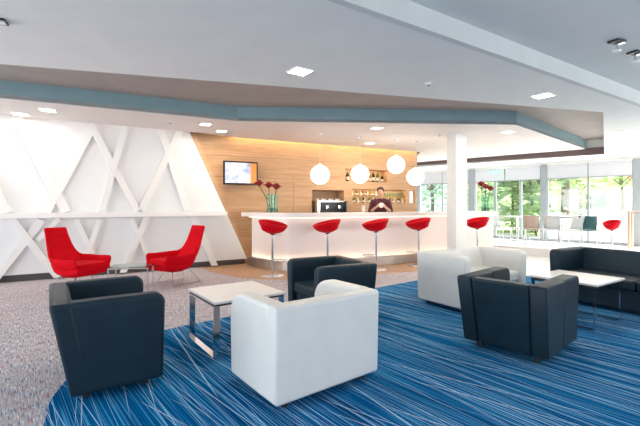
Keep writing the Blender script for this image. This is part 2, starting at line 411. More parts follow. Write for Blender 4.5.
# white wall
wall = MB().prism([(-.097, .12), (1.144, 2.82), (1.21, 2.98), (7.2, 2.98), (7.2, .12)], -.15, 0, lambda a, b, c: gp(a, b, c))
structure('wall_left', wall, 'white', 'glossy white wall with raised crossing strips', 'wall')
structure('baseboard_left', MB().prism([(-.05, 0), (7.2, 0), (7.2, .13), (-.05, .13)], -.14, -.06, lambda a, b, c: gp(a, b, c)), 'skirt', 'dark recessed skirting under the white wall', 'baseboard')
def gpx(px, py):
    a = (px - 320) / 390; y = 9.699 / (1 - .581 * a); x = a * y
    return (-1.72 - x) / .8647, 1.3 + (206 - py) * y / 390
strips = [((17, 119), (66, 212), .15), ((46, 213), (92, 128), .14), ((90, 124), (137, 211), .12), ((125, 126), (102, 211), .11),
          ((181, 128), (141, 210), .13), ((160, 128), (187, 210), .14), ((-20, 160), (8, 213), .14),
          ((12, 219), (58, 286), .13), ((-6, 290), (42, 220), .13), ((76, 219), (92, 253), .09), ((100, 219), (84, 262), .10),
          ((147, 216), (123, 274), .12), ((131, 218), (154, 274), .09), ((192, 214), (214, 268), .14), ((60, 218), (38, 240), .08)]
for i, (a, b, w) in enumerate(strips):
    a = Vector(gpx(*a)); b = Vector(gpx(*b)); d = (b - a).normalized(); n = Vector((-d.y, d.x)) * w / 2
    t = .065 + .006 * (i % 4)
    quad = [tuple(a + n), tuple(b + n), tuple(b - n), tuple(a - n)]
    # trim at shelf, soffit and floor
    quad = [(s, min(max(z, .03), 2.97)) for s, z in quad]
    o = structure('trim_%d' % (8 + i), MB().prism(quad, -.005, t, lambda p, q, c: gp(p, q, c)), 'strip', 'raised white diagonal strip on the white wall', 'trim')
sh = MB().prism([(.40, 1.09), (7.2, 1.09), (7.2, 1.18), (.40, 1.18)], -.02, .16, lambda a, b, c: gp(a, b, c)).build('wall_shelf', 'strip', bevel=.006)
tag(sh, 'long white ledge running across the white wall', 'shelf')
structure('trim_50', MB().prism([(-.097, .12), (-.19, .12), (1.02, 2.82), (1.14, 2.82)], -.145, -.05, lambda a, b, c: gp(a, b, c)), 'wood', 'slanted oak edge where the white wall ends', 'trim')
# column
cn = Vector((2.83, 8.12, 0)); ca = Vector((-.70, .714, 0)) * .20; cb = Vector((.72, .694, 0)) * .50
structure('column', MB().prism([(cn.x, cn.y), ((cn + cb).x, (cn + cb).y), ((cn + ca + cb).x, (cn + ca + cb).y), ((cn + ca).x, (cn + ca).y)], 0, ZS), 'column', 'square white column standing in front of the bar', 'column')

# ------------------------------------------------------------------ window wall
def wbox(mb, t0, t1, z0, z1, o0, o1):
    return mb.prism([(t0, z0), (t1, z0), (t1, z1), (t0, z1)], o0, o1, lambda a, b, c: wl(a, c, b))
ZB, ZW = 2.15, 2.58
structure('wall_right', wbox(wbox(MB(), -3.5, 7.5, ZW, 3.1, -.12, .0), 6.85, 7.5, PZ, ZW, -.12, 0), 'ceiling', 'pale lintel wall above the windows', 'wall')
posts = [(-.42, 0.0), (2.127, 2.30), (4.43, 4.65), (6.68, 6.84)]
for i, (a, b) in enumerate(posts):
    structure('trim_%d' % (30 + i), wbox(MB(), a, b, PZ, ZW + .02, -.14, .04), 'grey_frame', ['grey post at the right end of the windows', 'grey post between the two right windows and the door', 'grey post beside the white column', 'grey post at the end of the oak wall'][i], 'post')
bays = [(0.0, 1.046), (1.046, 2.127), (2.30, 2.896), (2.896, 3.75), (3.75, 4.43), (4.65, 5.687), (5.687, 6.68)]
names = ['window_1', 'window_2', 'window_3', 'door_1', 'window_4', 'window_5', 'window_6']
for nm, (a, b) in zip(names, bays):
    e = thing(nm, {'window_1': 'rightmost window bay', 'window_2': 'window bay with the tree trunk behind it', 'window_3': 'narrow window between door and grey post',
              'door_1': 'glazed door with grey frame', 'window_4': 'narrow window behind the flower vase', 'window_5': 'window bay left of the white column, right half', 'window_6': 'window bay left of the white column, left half'}[nm], nm.split('_')[0])
    e['kind'] = 'structure'
    top = ZB + .06; fw = .055 if nm == 'door_1' else .025
    m_ = MB()
    wbox(m_, a, a + fw, PZ, top, -.06, .0); wbox(m_, b - fw, b, PZ, top, -.06, .0)
    wbox(m_, a, b, top - .06, top + .02, -.06, .0); wbox(m_, a, b, PZ, PZ + .08, -.06, 0)
    wbox(m_, a, a + .025, top, ZW, -.06, 0); wbox(m_, b - .025, b, top, ZW, -.06, 0)
    m_.build('window_frame', 'grey_frame', e)
    wbox(MB(), a + fw, b - fw, PZ + .08, top - .06, -.034, -.026).build('window_pane', 'pane', e)
    wbox(MB(), a + .025, b - .025, top + .02, ZW, -.034, -.026).build('window_pane', 'pane', e)
    if nm == 'door_1':
        wbox(MB(), a + .10, a + .34, top - .055, top - .01, 0, .05).build('door_closer', 'blind', e)
        wbox(MB(), b - .10, b - .07, .95, 1.45, .03, .06).build('door_handle', 'chrome', e)
bl = [(.02, 1.03, 'blind over the rightmost window'), (1.06, 2.11, 'blind over the window with the tree trunk'), (2.32, 3.38, 'blind above the door and narrow window'), (3.42, 4.41, 'blind behind the exit sign'), (4.67, 5.67, 'blind nearest left of the white column'), (5.70, 6.66, 'blind at the end of the oak wall')]
for a, b, lb in bl:
    e = thing('roller_blind', 'half lowered white roller ' + lb, 'blind', wl(a, .02, ZW), 0, 'white roller blinds')
    f = lambda p, q_, c, e=e: wl(p, c, q_) - e.location
    MB().prism([(a, ZB), (b, ZB), (b, ZW - .04), (a, ZW - .04)], .018, .022, f).build('blind_cloth', 'blind', e)
    MB().prism([(a, ZB - .02), (b, ZB - .02), (b, ZB + .01), (a, ZB + .01)], .012, .028, f).build('bottom_bar', 'grey_frame', e)
    MB().cyl(wl(a, .03, ZW - .03) - e.location, wl(b, .03, ZW - .03) - e.location, .025).build('roller', 'blind', e)
e = thing('exit_sign', 'small green exit sign hanging in front of a blind', 'sign', wl(3.62, .3, 2.44), 0)
f = lambda p, q_, c: wl(p, c, q_) - wl(3.62, .3, 2.44)
MB().prism([(3.50, 2.38), (3.78, 2.38), (3.78, 2.48), (3.50, 2.48)], .29, .31, f).build('sign_panel', 'green_sign', e)
mb = MB(); mb.prism([(3.72, 2.425), (3.66, 2.455), (3.66, 2.44), (3.60, 2.44), (3.60, 2.41), (3.66, 2.41), (3.66, 2.395)], .309, .314, f)
mb.prism([(3.55, 2.395), (3.57, 2.395), (3.57, 2.465), (3.55, 2.465)], .309, .314, f).build('sign_arrow', 'sign_white', e)
for k in (3.54, 3.74): MB().prism([(k, 2.48), (k + .005, 2.48), (k + .005, ZM), (k, ZM)], .298, .302, f).build('hanger', 'grey_frame', e)

# ------------------------------------------------------------------ bar counter
def catmull(P, n=8):
    P = [Vector((*p, 0)) for p in P]; Q = [P[0] * 2 - P[1]] + P + [P[-1] * 2 - P[-2]]; out = []
    for i in range(1, len(Q) - 2):
        for k in range(n):
            t = k / n; a, b, c, d = Q[i - 1:i + 3]
            out.append(.5 * ((2 * b) + (c - a) * t + (2 * a - 5 * b + 4 * c - d) * t * t + (3 * b - a - 3 * c + d) * t ** 3))
    out.append(P[-1]); return out
CF = catmull([(-1.58, 8.50), (-1.02, 7.92), (-.45, 7.72), (.3, 7.98), (1.43, 8.56), (2.24, 8.97), (3.4, 9.55), (4.62, 10.18)])
def off(curve, d):
    out = []
    for i, p in enumerate(curve):
        a = curve[max(0, i - 1)]; b = curve[min(len(curve) - 1, i + 1)]; t = (b - a).normalized()
        out.append(p + Vector((t.y, -t.x, 0)) * d)
    return out
def band(mb, d0, d1, z0, z1, curve=CF):
    A = off(curve, d0); B = off(curve, d1)
    poly = [(p.x, p.y) for p in A] + [(p.x, p.y) for p in B[::-1]]
    n = len(A); bm = mb.bm
    lo = [bm.verts.new((x, y, z0)) for x, y in poly]; hi = [bm.verts.new((x, y, z1)) for x, y in poly]; N = len(poly)
    for i in range(n - 1):
        bm.faces.new((lo[i], lo[i + 1], lo[N - 2 - i], lo[N - 1 - i])); bm.faces.new((hi[i], hi[N - 1 - i], hi[N - 2 - i], hi[i + 1]))
    for i in range(N): bm.faces.new((lo[i], lo[(i + 1) % N], hi[(i + 1) % N], hi[i]))
    return mb
bar = thing('bar_counter', 'long curved white bar counter with glowing pinkish front', 'bar', (0, 0, 0))
CT = off(CF, 0)
d0 = (CF[0] - CF[1]).normalized(); back_dir = Vector((-.45, .89, 0))
TOPC = [CF[0] + Vector((-.16, .10, 0))] + CF + [CF[-1] + (CF[-1] - CF[-2]).normalized() * .08]
band(MB(), .0, -.50, 1.07, 1.16, TOPC).build('counter_top', 'counter_top', bar, bevel=.01)
band(MB(), -.11, -.15, .19, 1.07).build('front_panel', 'counter', bar)
band(MB(), -.17, -.45, .19, 1.065).build('counter_body', 'white_top', bar)
band(MB(), 0, -.48, .008, .17).build('plinth', 'steel', bar)
band(MB(), .0, -.02, .17, .195).build('foot_rail', 'steel', bar)
band(MB(), -.028, -.05, .171, .180).build('lower_strip_light', 'led_low', bar)
band(MB(), -.03, -.06, 1.055, 1.069).build('upper_strip_light', 'led', bar)
# cabinet run behind the bar
mb = MB().prism([(2.6, .05), (2.6, .55), (5.75, .55), (5.75, .05)], .005, .90, lambda a, b, c: wp(a, c, b))
bc = thing('back_counter', 'low cabinet run behind the bar under the bottles', 'cabinet', (0, 0, 0))
mb.build('cabinet_body', 'wood', bc)
MB().prism([(2.55, .02), (2.55, .58), (5.8, .58), (5.8, .02)], .90, .94, lambda a, b, c: wp(a, c, b)).build('worktop', 'dark_metal', bc)

# espresso machine in its niche
em = thing('espresso_machine', 'black and steel espresso machine in the square wall niche', 'coffee machine', wp(3.23, .952, -.02), math.atan2(.4472, .8944))
MB().b(-.40, .40, -.22, .16, .06, .44).build('machine_body', 'black', em, bevel=.02)
MB().b(-.43, .43, -.24, .18, .44, .48).build('cup_tray', 'chrome', em, bevel=.008)
MB().b(-.43, -.36, -.24, .16, .04, .46).build('side_panel', 'chrome', em, bevel=.006)
MB().b(.38, .43, -.24, .16, .04, .46).build('side_panel', 'steel', em, bevel=.006)
MB().b(-.36, .36, -.36, -.2, .04, .09).build('drip_tray', 'steel', em)
for x in (-.18, .16):
    g = MB().cyl((x, -.27, .28), (x, -.27, .36), .04).build('group_head', 'chrome', em)
    MB().cyl((x, -.28, .29), (x, -.46, .27), .015, .018).build('portafilter', 'black', g)
for x in (-.3, .3):
    for y in (-.15, .1): MB().cyl((x, y, -.01), (x, y, .06), .02).build('foot', 'steel', em)
for i in range(7):
    c = MB().lathe([(0, 0), (.022, 0), (.038, .05), (.036, .05), (.02, .006), (0, .006)], seg=14).build('coffee_cup', 'white_top', loc=wp(2.92 + .1 * i, 1.434, -.02 + .05 * (i % 2)), smooth=True)
    tag(c, 'small white cup on top of the espresso machine', 'cup', 'cups on the espresso machine')

# bottles
def bottle_proto(m, h, r, neck=.35, label=True):
    e = thing('bottle', '', 'bottle')
    MB().lathe([(0, 0), (r, 0), (r, h * (1 - neck) - .02), (r * .8, h * (1 - neck) + .02), (r * .36, h * (1 - neck) + .06), (r * .34, h - .02), (r * .4, h - .02), (r * .4, h), (0, h)], seg=14).build('bottle_glass', m, e, smooth=True)
    MB().cyl((0, 0, h - .025), (0, 0, h + .008), r * .43, seg=12).build('cap', 'gold', e)
    if label: MB().lathe([(r + .001, h * .15), (r + .001, h * .45)], seg=14).build('paper_label', 'label', e, smooth=True)
    return e
up = [('bottle_dark', .27, .045, 3.83, 'dark bottle at the left end of the upper niche'), ('bottle_dark', .26, .04, 4.40, 'dark bottle just right of the second globe lamp in the upper niche'),
      ('bottle_amber', .24, .04, 4.52, 'amber bottle second right of the globe lamp in the upper niche'), ('bottle_dark', .29, .045, 4.64, 'broad dark bottle in the middle right of the upper niche'),
      ('bottle_green', .28, .042, 4.78, 'tall green bottle towards the right of the upper niche'), ('bottle_dark', .19, .04, 4.93, 'short dark bottle at the right end of the upper niche')]
for m_, h, r, u, lb in up:
    e = bottle_proto(m_, h, r); e.location = wp(u, 1.946, -.1); e['label'] = lb; e['group'] = 'bottles in the upper niche'
kinds = {'amber': 'bottle_amber', 'green': 'bottle_green', 'clear': 'bottle_clear', 'dark': 'bottle_dark', 'red': 'bottle_red'}
protos = {}
seq = ['amber', 'green', 'clear', 'amber', 'dark', 'clear', 'green', 'amber', 'clear', 'dark', 'red', 'clear', 'amber', 'green', 'clear', 'dark', 'amber', 'clear', 'red', 'green', 'clear']
rows = [(k, 3.98 + i * .082, 1.376, 'lower', i) for i, k in enumerate(seq)] + [(k, 3.99 + i * .082, 1.578, 'glass shelf', i + 3) for i, k in enumerate(seq[5:17])]
for k, u, z, where, i in rows:
    h = (.145 if z < 1.5 else .11) + .045 * ((i * 37) % 10) / 10
    if k not in protos: e = protos[k] = bottle_proto(kinds[k], .17, .026, .40)
    else: e = dup(protos[k], (0, 0, 0), 0, '')
    e.location = wp(u, z, -.08 - .05 * (i % 2)); e.scale = (1, 1, h / .17)
    if where == 'lower':
        e['label'] = '%s bottle standing on the floor of the lower niche behind the barman' % k; e['group'] = '%s bottles on the floor of the lower niche' % k
    else:
        e['label'] = '%s bottle on the glass shelf of the lower niche behind the barman' % k; e['group'] = '%s bottles on the glass shelf' % k
sh2 = MB().prism([(3.91, 1.57), (5.685, 1.57), (5.685, 1.577), (3.91, 1.577)], -.2, -.02, lambda a, b, c: wp(a, b, c)).build('glass_shelf', 'table_glass'); tag(sh2, 'glass shelf across the lower wall niche behind the barman', 'shelf')
for i in range(8):
    g = MB().lathe([(.024, 0), (.03, .085), (.028, .085), (.022, .004), (0, .004)], seg=12).build('tumbler', 'vase_glass', loc=wp(5.03 + .085 * i, 1.578, -.1), smooth=True)
    tag(g, 'clear tumbler on the glass shelf of the lower niche', 'glass', 'tumblers on the glass shelf')
on_wall_light('niche_strip_light', wp(3.75, 2.255, -.1), wp(4.98, 2.255, -.1), (0, 0, -1), .04, 1.6, (1, .76, .38))
on_wall_light('niche_strip_light', wp(3.95, 1.735, -.08), wp(5.65, 1.735, -.08), (0, 0, -1), .04, 2.6, (1, .78, .42))

# television
tv = thing('television', 'wall mounted flat television showing a bright picture', 'television', wp(.925, 2.035, .15), math.atan2(.4472, .8944))
MB().b(-.39, .39, -.02, .03, -.26, .26).build('tv_case', 'black', tv, bevel=.01)
def tvmat():
    m = mat('tv_picture', (.02, .02, .02), .2); t = NT(m)
    v = t.coords((2.2, 2.2, 2.2), (0, 0, 0), (.3, 0, .2)); f = t.noise(v, 1.3, 3)
    c1 = t.ramp(f, [(.30, (.06, .05, .10)), (.42, (.35, .50, .75)), (.52, (.85, .75, .85)), (.62, (1, .97, .97))])
    sx = t.n('ShaderNodeSeparateXYZ'); tc = t.n('ShaderNodeTexCoord'); t.l(tc.outputs['Object'], sx.inputs[0])
    k = t.ramp(sx.outputs[0], [(.16, (0, 0, 0)), (.24, (1, 1, 1))])
    c2 = t.mix(k, c1, (.70, .25, .03))
    t.l(c2, t.b.inputs['Emission Color']); t.b.inputs['Emission Strength'].default_value = 1.0; return m
M['tv'] = tvmat()
MB().b(-.355, .355, -.023, -.021, -.225, .225).build('screen', 'tv', tv)
MB().b(-.1, .1, .03, .148, -.1, .1).build('wall_bracket', 'dark_metal', tv)

# globe pendants
for (x, y, z), lb in zip([(0.0, 8.12, 1.95), (.885, 8.62, 2.0), (1.73, 8.88, 2.235), (2.25, 9.2, 1.98)],
                         ['glowing white globe lamp above the espresso machine', 'glowing white globe lamp in front of the upper bottle niche', 'highest glowing white globe lamp, above the barman', 'glowing white globe lamp at the right end of the oak wall']):
    e = thing('globe_pendant', lb, 'lamp', (x, y, ZS), 0, 'globe lamps over the bar')
    MB().ball((0, 0, z - ZS), .20, 4).build('globe', 'ball', e, smooth=True)
    MB().cyl((0, 0, z - ZS + .19), (0, 0, z - ZS + .23), .04).build('cap', 'white_top', e)
    MB().cyl((0, 0, z - ZS + .2), (0, 0, -.01), .002, seg=6).build('cord', 'white_top', e)
    MB().cyl((0, 0, -.03), (0, 0, -.001), .05).build('canopy', 'white_top', e)
    d = bpy.data.lights.new('globe_light', 'POINT'); d.energy = 4; d.color = (1, .84, .62); d.shadow_soft_size = .21
    o = bpy.data.objects.new('globe_light', d); COL.objects.link(o); o.parent = e; o.location = (0, 0, z - ZS); d.use_shadow = True

# ------------------------------------------------------------------ ceiling fittings
def downlight(x, y, z, lb, size=.17, rz=.5, power=14, color=(1, .86, .68)):
    e = thing('ceiling_downlight', lb, 'ceiling light', (x, y, z), rz, 'recessed square ceiling lights')
    s = size / 2; m_ = MB()
    for a, b, c, d in ((-s - .015, s + .015, -s - .015, -s), (-s - .015, s + .015, s, s + .015), (-s - .015, -s, -s, s), (s, s + .015, -s, s)): m_.b(a, b, c, d, -.008, .01)
    m_.build('frame', 'white_top', e)
    MB().b(-s, s, -s, s, -.004, .006).build('diffuser', 'lamp', e)
    area('downlight_light', (0, 0, -.02), (0, 0, -1), size * .9, size * .9, power, color, e)
downlight(-.2, 3.93, ZM, 'square ceiling light on the pale ceiling, left of its two', .19, .6)
downlight(2.745, 4.80, ZM, 'square ceiling light on the pale ceiling, near the right', .19, .6)
downlight(5.62, 7.07, ZM, 'square ceiling light at the far right edge of the ceiling', .19, .6)
downlight(-4.31, 6.175, ZS, 'square bar ceiling light at the far left, nearer one', .2, .5, 5)
downlight(-4.95, 6.45, ZS, 'square bar ceiling light at the far left, closer to the white wall', .2, .5, 5)
downlight(-2.13, 7.25, ZS, 'square bar ceiling light above the slanted end of the white wall, nearer one', .18, .5, 6)
downlight(-2.0, 7.92, ZS, 'square bar ceiling light close to the oak wall above the television', .18, .5, 8)
downlight(1.11, 7.6, ZS, 'square bar ceiling light above the middle bar stool', .18, .5)
downlight(1.2, 9.45, ZS, 'square bar ceiling light close to the oak wall above the barman', .18, .5, 10)
downlight(3.85, 8.0, ZS, 'square bar ceiling light right of the white column', .18, .5)
def detector(x, y, z, lb, r=.05):
    e = thing('smoke_detector', lb, 'smoke detector', (x, y, z))
    MB().lathe([(0, -.028), (r * .45, -.028), (r * .55, -.014), (r, -.012), (r, 0), (0, 0)], seg=20).build('housing', 'white_top', e, smooth=True)
    MB().cyl((0, 0, -.034), (0, 0, -.027), r * .3).build('sensor', 'foot', e)
detector(-2.69, 7.0, ZS, 'small round detector on the bar ceiling near the white wall', .07)
detector(1.2, 4.30, ZM, 'flat round detector on the pale ceiling', .045)
detector(2.54, 8.3, ZS, 'small round detector on the bar ceiling beside the column', .045)
def sprinkler(x, y, z, lb):
    e = thing('ceiling_sprinkler', lb, 'sprinkler', (x, y, z), R(20), 'sprinklers on square plates')
    MB().b(-.058, .058, -.048, .048, -.018, 0).build('mounting_plate', 'dark_metal', e, bevel=.004)
    MB().b(.012, .056, -.046, .012, -.028, -.018).build('bracket', 'chrome', e)
    MB().cyl((0, 0, -.085), (0, 0, -.02), .012).build('stem', 'chrome', e)
    MB().lathe([(0, -.105), (.03, -.10), (.034, -.09), (.012, -.08), (0, -.08)], seg=16).build('nozzle', 'white_top', e, smooth=True)
sprinkler(2.74, 3.60, ZH, 'sprinkler on a dark square plate, left of the two at upper right')
sprinkler(3.12, 3.86, ZH, 'sprinkler on a dark square plate at the far upper right edge')
sprinkler(-2.36, 2.85, ZM, 'sprinkler on a dark square plate at the far upper left edge')

# ------------------------------------------------------------------ armchairs and sofa
def seating(name, label, cat, loc, facing, W, D, leather_m, H=.68, t=.13, n=1, group=None, rounded=.07, lean=.10, tap=.02, wrap=False, zb=.05):
    e = thing(name, label, cat, (loc[0], loc[1], .006), math.atan2(facing[1], facing[0]), group)
    hx = D / 2
    def arc(cx, cz, r, a0, a1, k=6): return [(cx + r * math.cos(R(a0 + (a1 - a0) * i / k)), cz + r * math.sin(R(a0 + (a1 - a0) * i / k))) for i in range(k + 1)]
    def back_x(z): return -hx + lean * (H - z) / (H - zb)
    bv = .022 if not wrap else .026
    for sgn in (1, -1):
        def f(a, b, c, sgn=sgn): return (a, sgn * (c - tap * (H - b) / H), b)
        front = [(hx - .01, zb)] + arc(hx - rounded, H - rounded, rounded, 0, 90)
        if wrap:
            MB().prism([(back_x(zb) + t * .8, zb)] + front + [(-hx + t * .8, H)], W / 2 - t, W / 2, f).build('arm', leather_m, e, bevel=bv, seg=3)
        else:
            xm = .03
            rear = [(back_x(zb), zb), (xm, zb), (xm, H)] + arc(-hx + .03, H - .03, .03, 90, 180, 3)
            MB().prism(rear, W / 2 - t, W / 2, f).build('arm', leather_m, e, bevel=.012, seg=2)
            MB().prism([(xm, zb)] + front + [(xm, H)], W / 2 - t, W / 2, f).build('arm_front', leather_m, e, bevel=.012, seg=2)
    iw = W / 2 - t - .001
    ow = W / 2 if wrap else iw
    bw = 2 * ow / n
    for i in range(n):
        y0 = -ow + i * bw; y1 = y0 + bw
        def g(a, b, c): return (a, c - (tap * (H - b) / H) * (1 if c > 0 else -1) * (abs(c) > ow - .01), b)
        MB().prism([(back_x(zb), zb), (back_x(zb) + .16, zb), (-hx + t + .05, .40), (-hx + t, H - .003), (-hx, H - .003)], y0 + .001, y1 - .001, g).build('backrest', leather_m, e, bevel=bv, seg=3)
    cw = 2 * iw / n
    for i in range(n):
        MB().b(-hx + t + .04, hx - .03, -iw + i * cw + .005, -iw + (i + 1) * cw - .005, .28, .41).build('seat_cushion', leather_m, e, bevel=.035, seg=4)
    MB().b(-hx + lean + .1, hx - .06, -iw + .03, iw - .03, zb, .28).build('seat_base', leather_m, e, bevel=.01)
    for sx in (-1, 1):
        for sy in (-1, 1):
            x = (hx - .12) if sx > 0 else (-hx + lean + .09); y = sy * (W / 2 - tap - .11)
            MB().b(x - .022, x + .022, y - .022, y + .022, 0, zb + .01).build('foot', 'foot', e, bevel=.004)
    return e
seating('armchair', 'dark teal leather armchair at the left, side on and facing right', 'armchair', (-1.665, 3.0), (.82, .572), .92, .70, 'dark_leather', H=.67, lean=.12, wrap=True)
seating('armchair', 'white leather armchair in the foreground, seen from behind', 'armchair', (-.112, 2.92), (-.61, .792), .91, .67, 'white_leather', H=.67, lean=.01, rounded=.17, tap=.005, wrap=True)
seating('armchair', 'dark leather armchair directly behind the white foreground armchair', 'armchair', (.12, 4.49), (-.88, -.47), .84, .74, 'dark_leather', wrap=True, H=.665, lean=.06)
seating('armchair', 'wide white leather armchair at the edge of the blue carpet', 'armchair', (2.07, 5.30), (.55, -.835), 1.36, .76, 'white_leather', H=.69, lean=.01, tap=.01, wrap=True)
seating('armchair', 'dark teal leather armchair at the right, seen from behind', 'armchair', (1.82, 3.58), (.74, .67), .75, .86, 'dark_leather', H=.66, lean=.10, zb=.065)
seating('sofa', 'long black leather sofa at the right edge', 'sofa', (4.01, 4.76), (-.85, -.52), 1.95, .82, 'dark_leather', H=.70, n=2, lean=.05, wrap=True)

# ------------------------------------------------------------------ coffee tables
def coffee_table(label, loc, rz, sx, sy, h, z0):
    e = thing('coffee_table', label, 'table', (loc[0], loc[1], z0), rz, 'square white coffee tables')
    MB().b(-sx / 2, sx / 2, -sy / 2, sy / 2, h - .022, h).build('table_top', 'white_top', e, bevel=.003)
    MB().b(-sx / 2 + .012, sx / 2 - .012, -sy / 2 + .012, sy / 2 - .012, h - .04, h - .022).build('under_edge', 'edge_black', e)
    for s in (-1, 1):
        x = s * (sx / 2 - .03); w = .028; y = sy / 2 - .03
        m_ = MB(); m_.b(x - w, x + w, -y - .006, -y + .006, 0, h - .04).b(x - w, x + w, y - .006, y + .006, 0, h - .04)
        m_.b(x - w, x + w, -y, y, 0, .012).b(x - w, x + w, -y, y, h - .052, h - .04)
        m_.build('leg_frame', 'chrome', e)
    return e
coffee_table('white square coffee table with flat chrome legs at left centre', (-.81, 3.75), R(36), .69, .70, .485, .006)
coffee_table('white square coffee table in front of the black sofa', (2.94, 4.48), R(33), .70, .70, .485, .006)

# ------------------------------------------------------------------ red lounge chairs and glass table
def lounge(label, loc, facing, z0=0):
    e = thing('lounge_chair', label, 'lounge chair', (loc[0], loc[1], z0), math.atan2(facing[1], facing[0]), 'red lounge chairs'); e.scale = (.94, .93, .97)
    # spine from headrest down the back and out along the seat: x, z, half width, wing height, wing direction (dx,dz)
    sp = [(-.44, .99, .185, .00), (-.425, .93, .19, .01), (-.39, .82, .20, .02), (-.34, .68, .22, .03), (-.285, .55, .25, .06), (-.215, .43, .285, .13),
          (-.09, .345, .32, .195), (.06, .32, .335, .205), (.20, .32, .34, .205), (.33, .33, .34, .20), (.42, .335, .34, .195)]
    rings = []
    for i, (x, z, hw, wh) in enumerate(sp):
        # wings: on the back they come forward, at the seat they go up
        k = min(1, max(0, (i - 2) / 4)); dx, dz = (1 - k) * .9 , k
        pts = []
        for j in range(-6, 7):
            s = j / 6; a = abs(s)
            if a <= .75: y = s / .75 * hw * .93; lift = (a / .75) ** 3 * wh * .12
            else: y = math.copysign(hw * .93 + (a - .75) / .25 * hw * .10, s); lift = wh * (.12 + .88 * (a - .75) / .25)
            pts.append((x + dx * lift, y, z + dz * lift))
        rings.append(pts)
    MB().loft(rings).build('shell', 'red', e, solid=.045, sub=1, smooth=True)
    # outer underside
    und = []
    for x, z, hw in ((-.27, .50, .20), (-.20, .36, .27), (-.10, .27, .30), (.08, .23, .31), (.26, .235, .31), (.41, .27, .31)):
        und.append([(x, -hw, z + .05), (x, -hw * .8, z), (x, 0, z - .01), (x, hw * .8, z), (x, hw, z + .05), (x + .02, hw, z + .12), (x + .02, -hw, z + .12)])
    MB().loft(und, closed=True, cap=True).build('seat_pan', 'red', e, bevel=.01)
    MB().b(-.14, .41, -.27, .27, .335, .44).build('seat_cushion', 'red', e, bevel=.03, seg=4)
    hp = MB(); hp.loft([[(-.365, -.17, .83), (-.365, .17, .83), (-.42, .18, .83), (-.42, -.18, .83)], [(-.415, -.165, .985), (-.415, .165, .985), (-.465, .175, .985), (-.465, -.175, .985)]], closed=True, cap=True)
    hp.build('headrest', 'red', e, bevel=.02)
    for s in (-1, 1):
        MB().tube([(-.14, s * .10, .27), (-.30, s * .26, .012), (.24, s * .26, .012), (.16, s * .10, .27)], .011).build('leg', 'chrome', e, smooth=True)
    return e
lounge('red lounge chair at the far left, facing right', (-3.83, 6.10), (.95, -.30))
lounge('red lounge chair near the slanted wall end, facing left', (-2.42, 6.62), (-.62, -.78))
gt = thing('side_table', 'small glass side table with chrome legs between the red chairs', 'table', (-2.93, 6.06, 0), R(10))
MB().b(-.30, .30, -.19, .19, .365, .377).build('glass_top', 'table_glass', gt)
for sx in (-1, 1):
    for sy in (-1, 1): MB().cyl((sx * .28, sy * .17, 0), (sx * .28, sy * .17, .365), .011).build('leg', 'chrome', gt, smooth=True)
m_ = MB()
for sy in (-1, 1): m_.b(-.28, .28, sy * .17 - .008, sy * .17 + .008, .345, .362)
for sx in (-1, 1): m_.b(sx * .28 - .008, sx * .28 + .008, -.17, .17, .345, .362)
m_.build('top_frame', 'chrome', gt)

# ------------------------------------------------------------------ bar stools
def shell_mesh(m_, hf=.12, hb=.25, zb=0.0):
    rings = []; N = 28
    for j in range(0, 8):
        t = j / 7; ring = []
        for k in range(N):
            ph = 2 * math.pi * k / N; c = math.cos(ph)            # +x is the open front
            h = hf + (hb - hf) * ((1 - c) / 2) ** .62
            rx = .255 if c > 0 else .20; ry = .215
            rr = math.sin(t * math.pi / 2) ** .85
            fl = .035 * t ** 3
            ring.append(((rx + fl) * rr * c - (.01 * t), (ry + fl) * rr * math.sin(ph), zb + h * (t ** 1.7)))
        rings.append(ring if j else [(p[0] * .02, p[1] * .02, zb) for p in [(math.cos(2 * math.pi * k / N), math.sin(2 * math.pi * k / N)) for k in range(N)]])
    m_.loft(rings, closed=True); return m_
def stool_proto(name='bar_stool', hs=.79):
    e = thing(name, '', 'stool')
    MB().lathe([(0, 0), (.21, 0), (.21, .008), (.05, .022), (.03, .03), (0, .03)], seg=32).build('base', 'chrome', e, smooth=True)
    MB().cyl((0, 0, .02), (0, 0, hs - .03), .022).build('pole', 'chrome', e, smooth=True)
    MB().cyl((0, 0, hs - .03), (0, 0, hs + .005), .03, .06).build('seat_mount', 'dark_metal', e, smooth=True)
    if hs > .6:
        MB().tube([(0, .03, .30), (.10, .12, .30), (.24, .13, .30), (.28, 0, .30), (.24, -.13, .30), (.10, -.12, .30), (0, -.03, .30)], .010).build('footrest', 'chrome', e, smooth=True)
        MB().tube([(.02, .02, hs - .03), (.10, .14, hs - .035)], .007).build('height_lever', 'chrome', e)
    shell_mesh(MB()).build('seat_shell', 'red_shell', e, (0, 0, hs), solid=.028, smooth=True)
    MB().lathe([(0, 0), (.12, .0), (.19, .04), (.215, .085), (.18, .115), (0, .125)], seg=24).build('seat_pad', 'red', e, (0, 0, hs + .02), smooth=True)
    return e
sp = stool_proto()
stools = [(-.88, 7.22, -25, 'red bar stool at the left end of the bar, in front of the flowers'), (.145, 7.50, 195, 'red bar stool second from the left, below the espresso machine'),
          (1.14, 7.92, 190, 'red bar stool in the middle of the five'), (2.13, 8.42, 195, 'red bar stool just left of the white column'), (3.62, 8.98, 195, 'red bar stool right of the white column')]
for i, (x, y, a, lb) in enumerate(stools):
    if i == 0:
        o = sp; o.location = (x, y, .004); o.rotation_euler = (0, 0, R(a)); o['label'] = lb; o['group'] = 'red bar stools along the bar'
    else: o = dup(sp, (x, y, .004), R(a), lb)

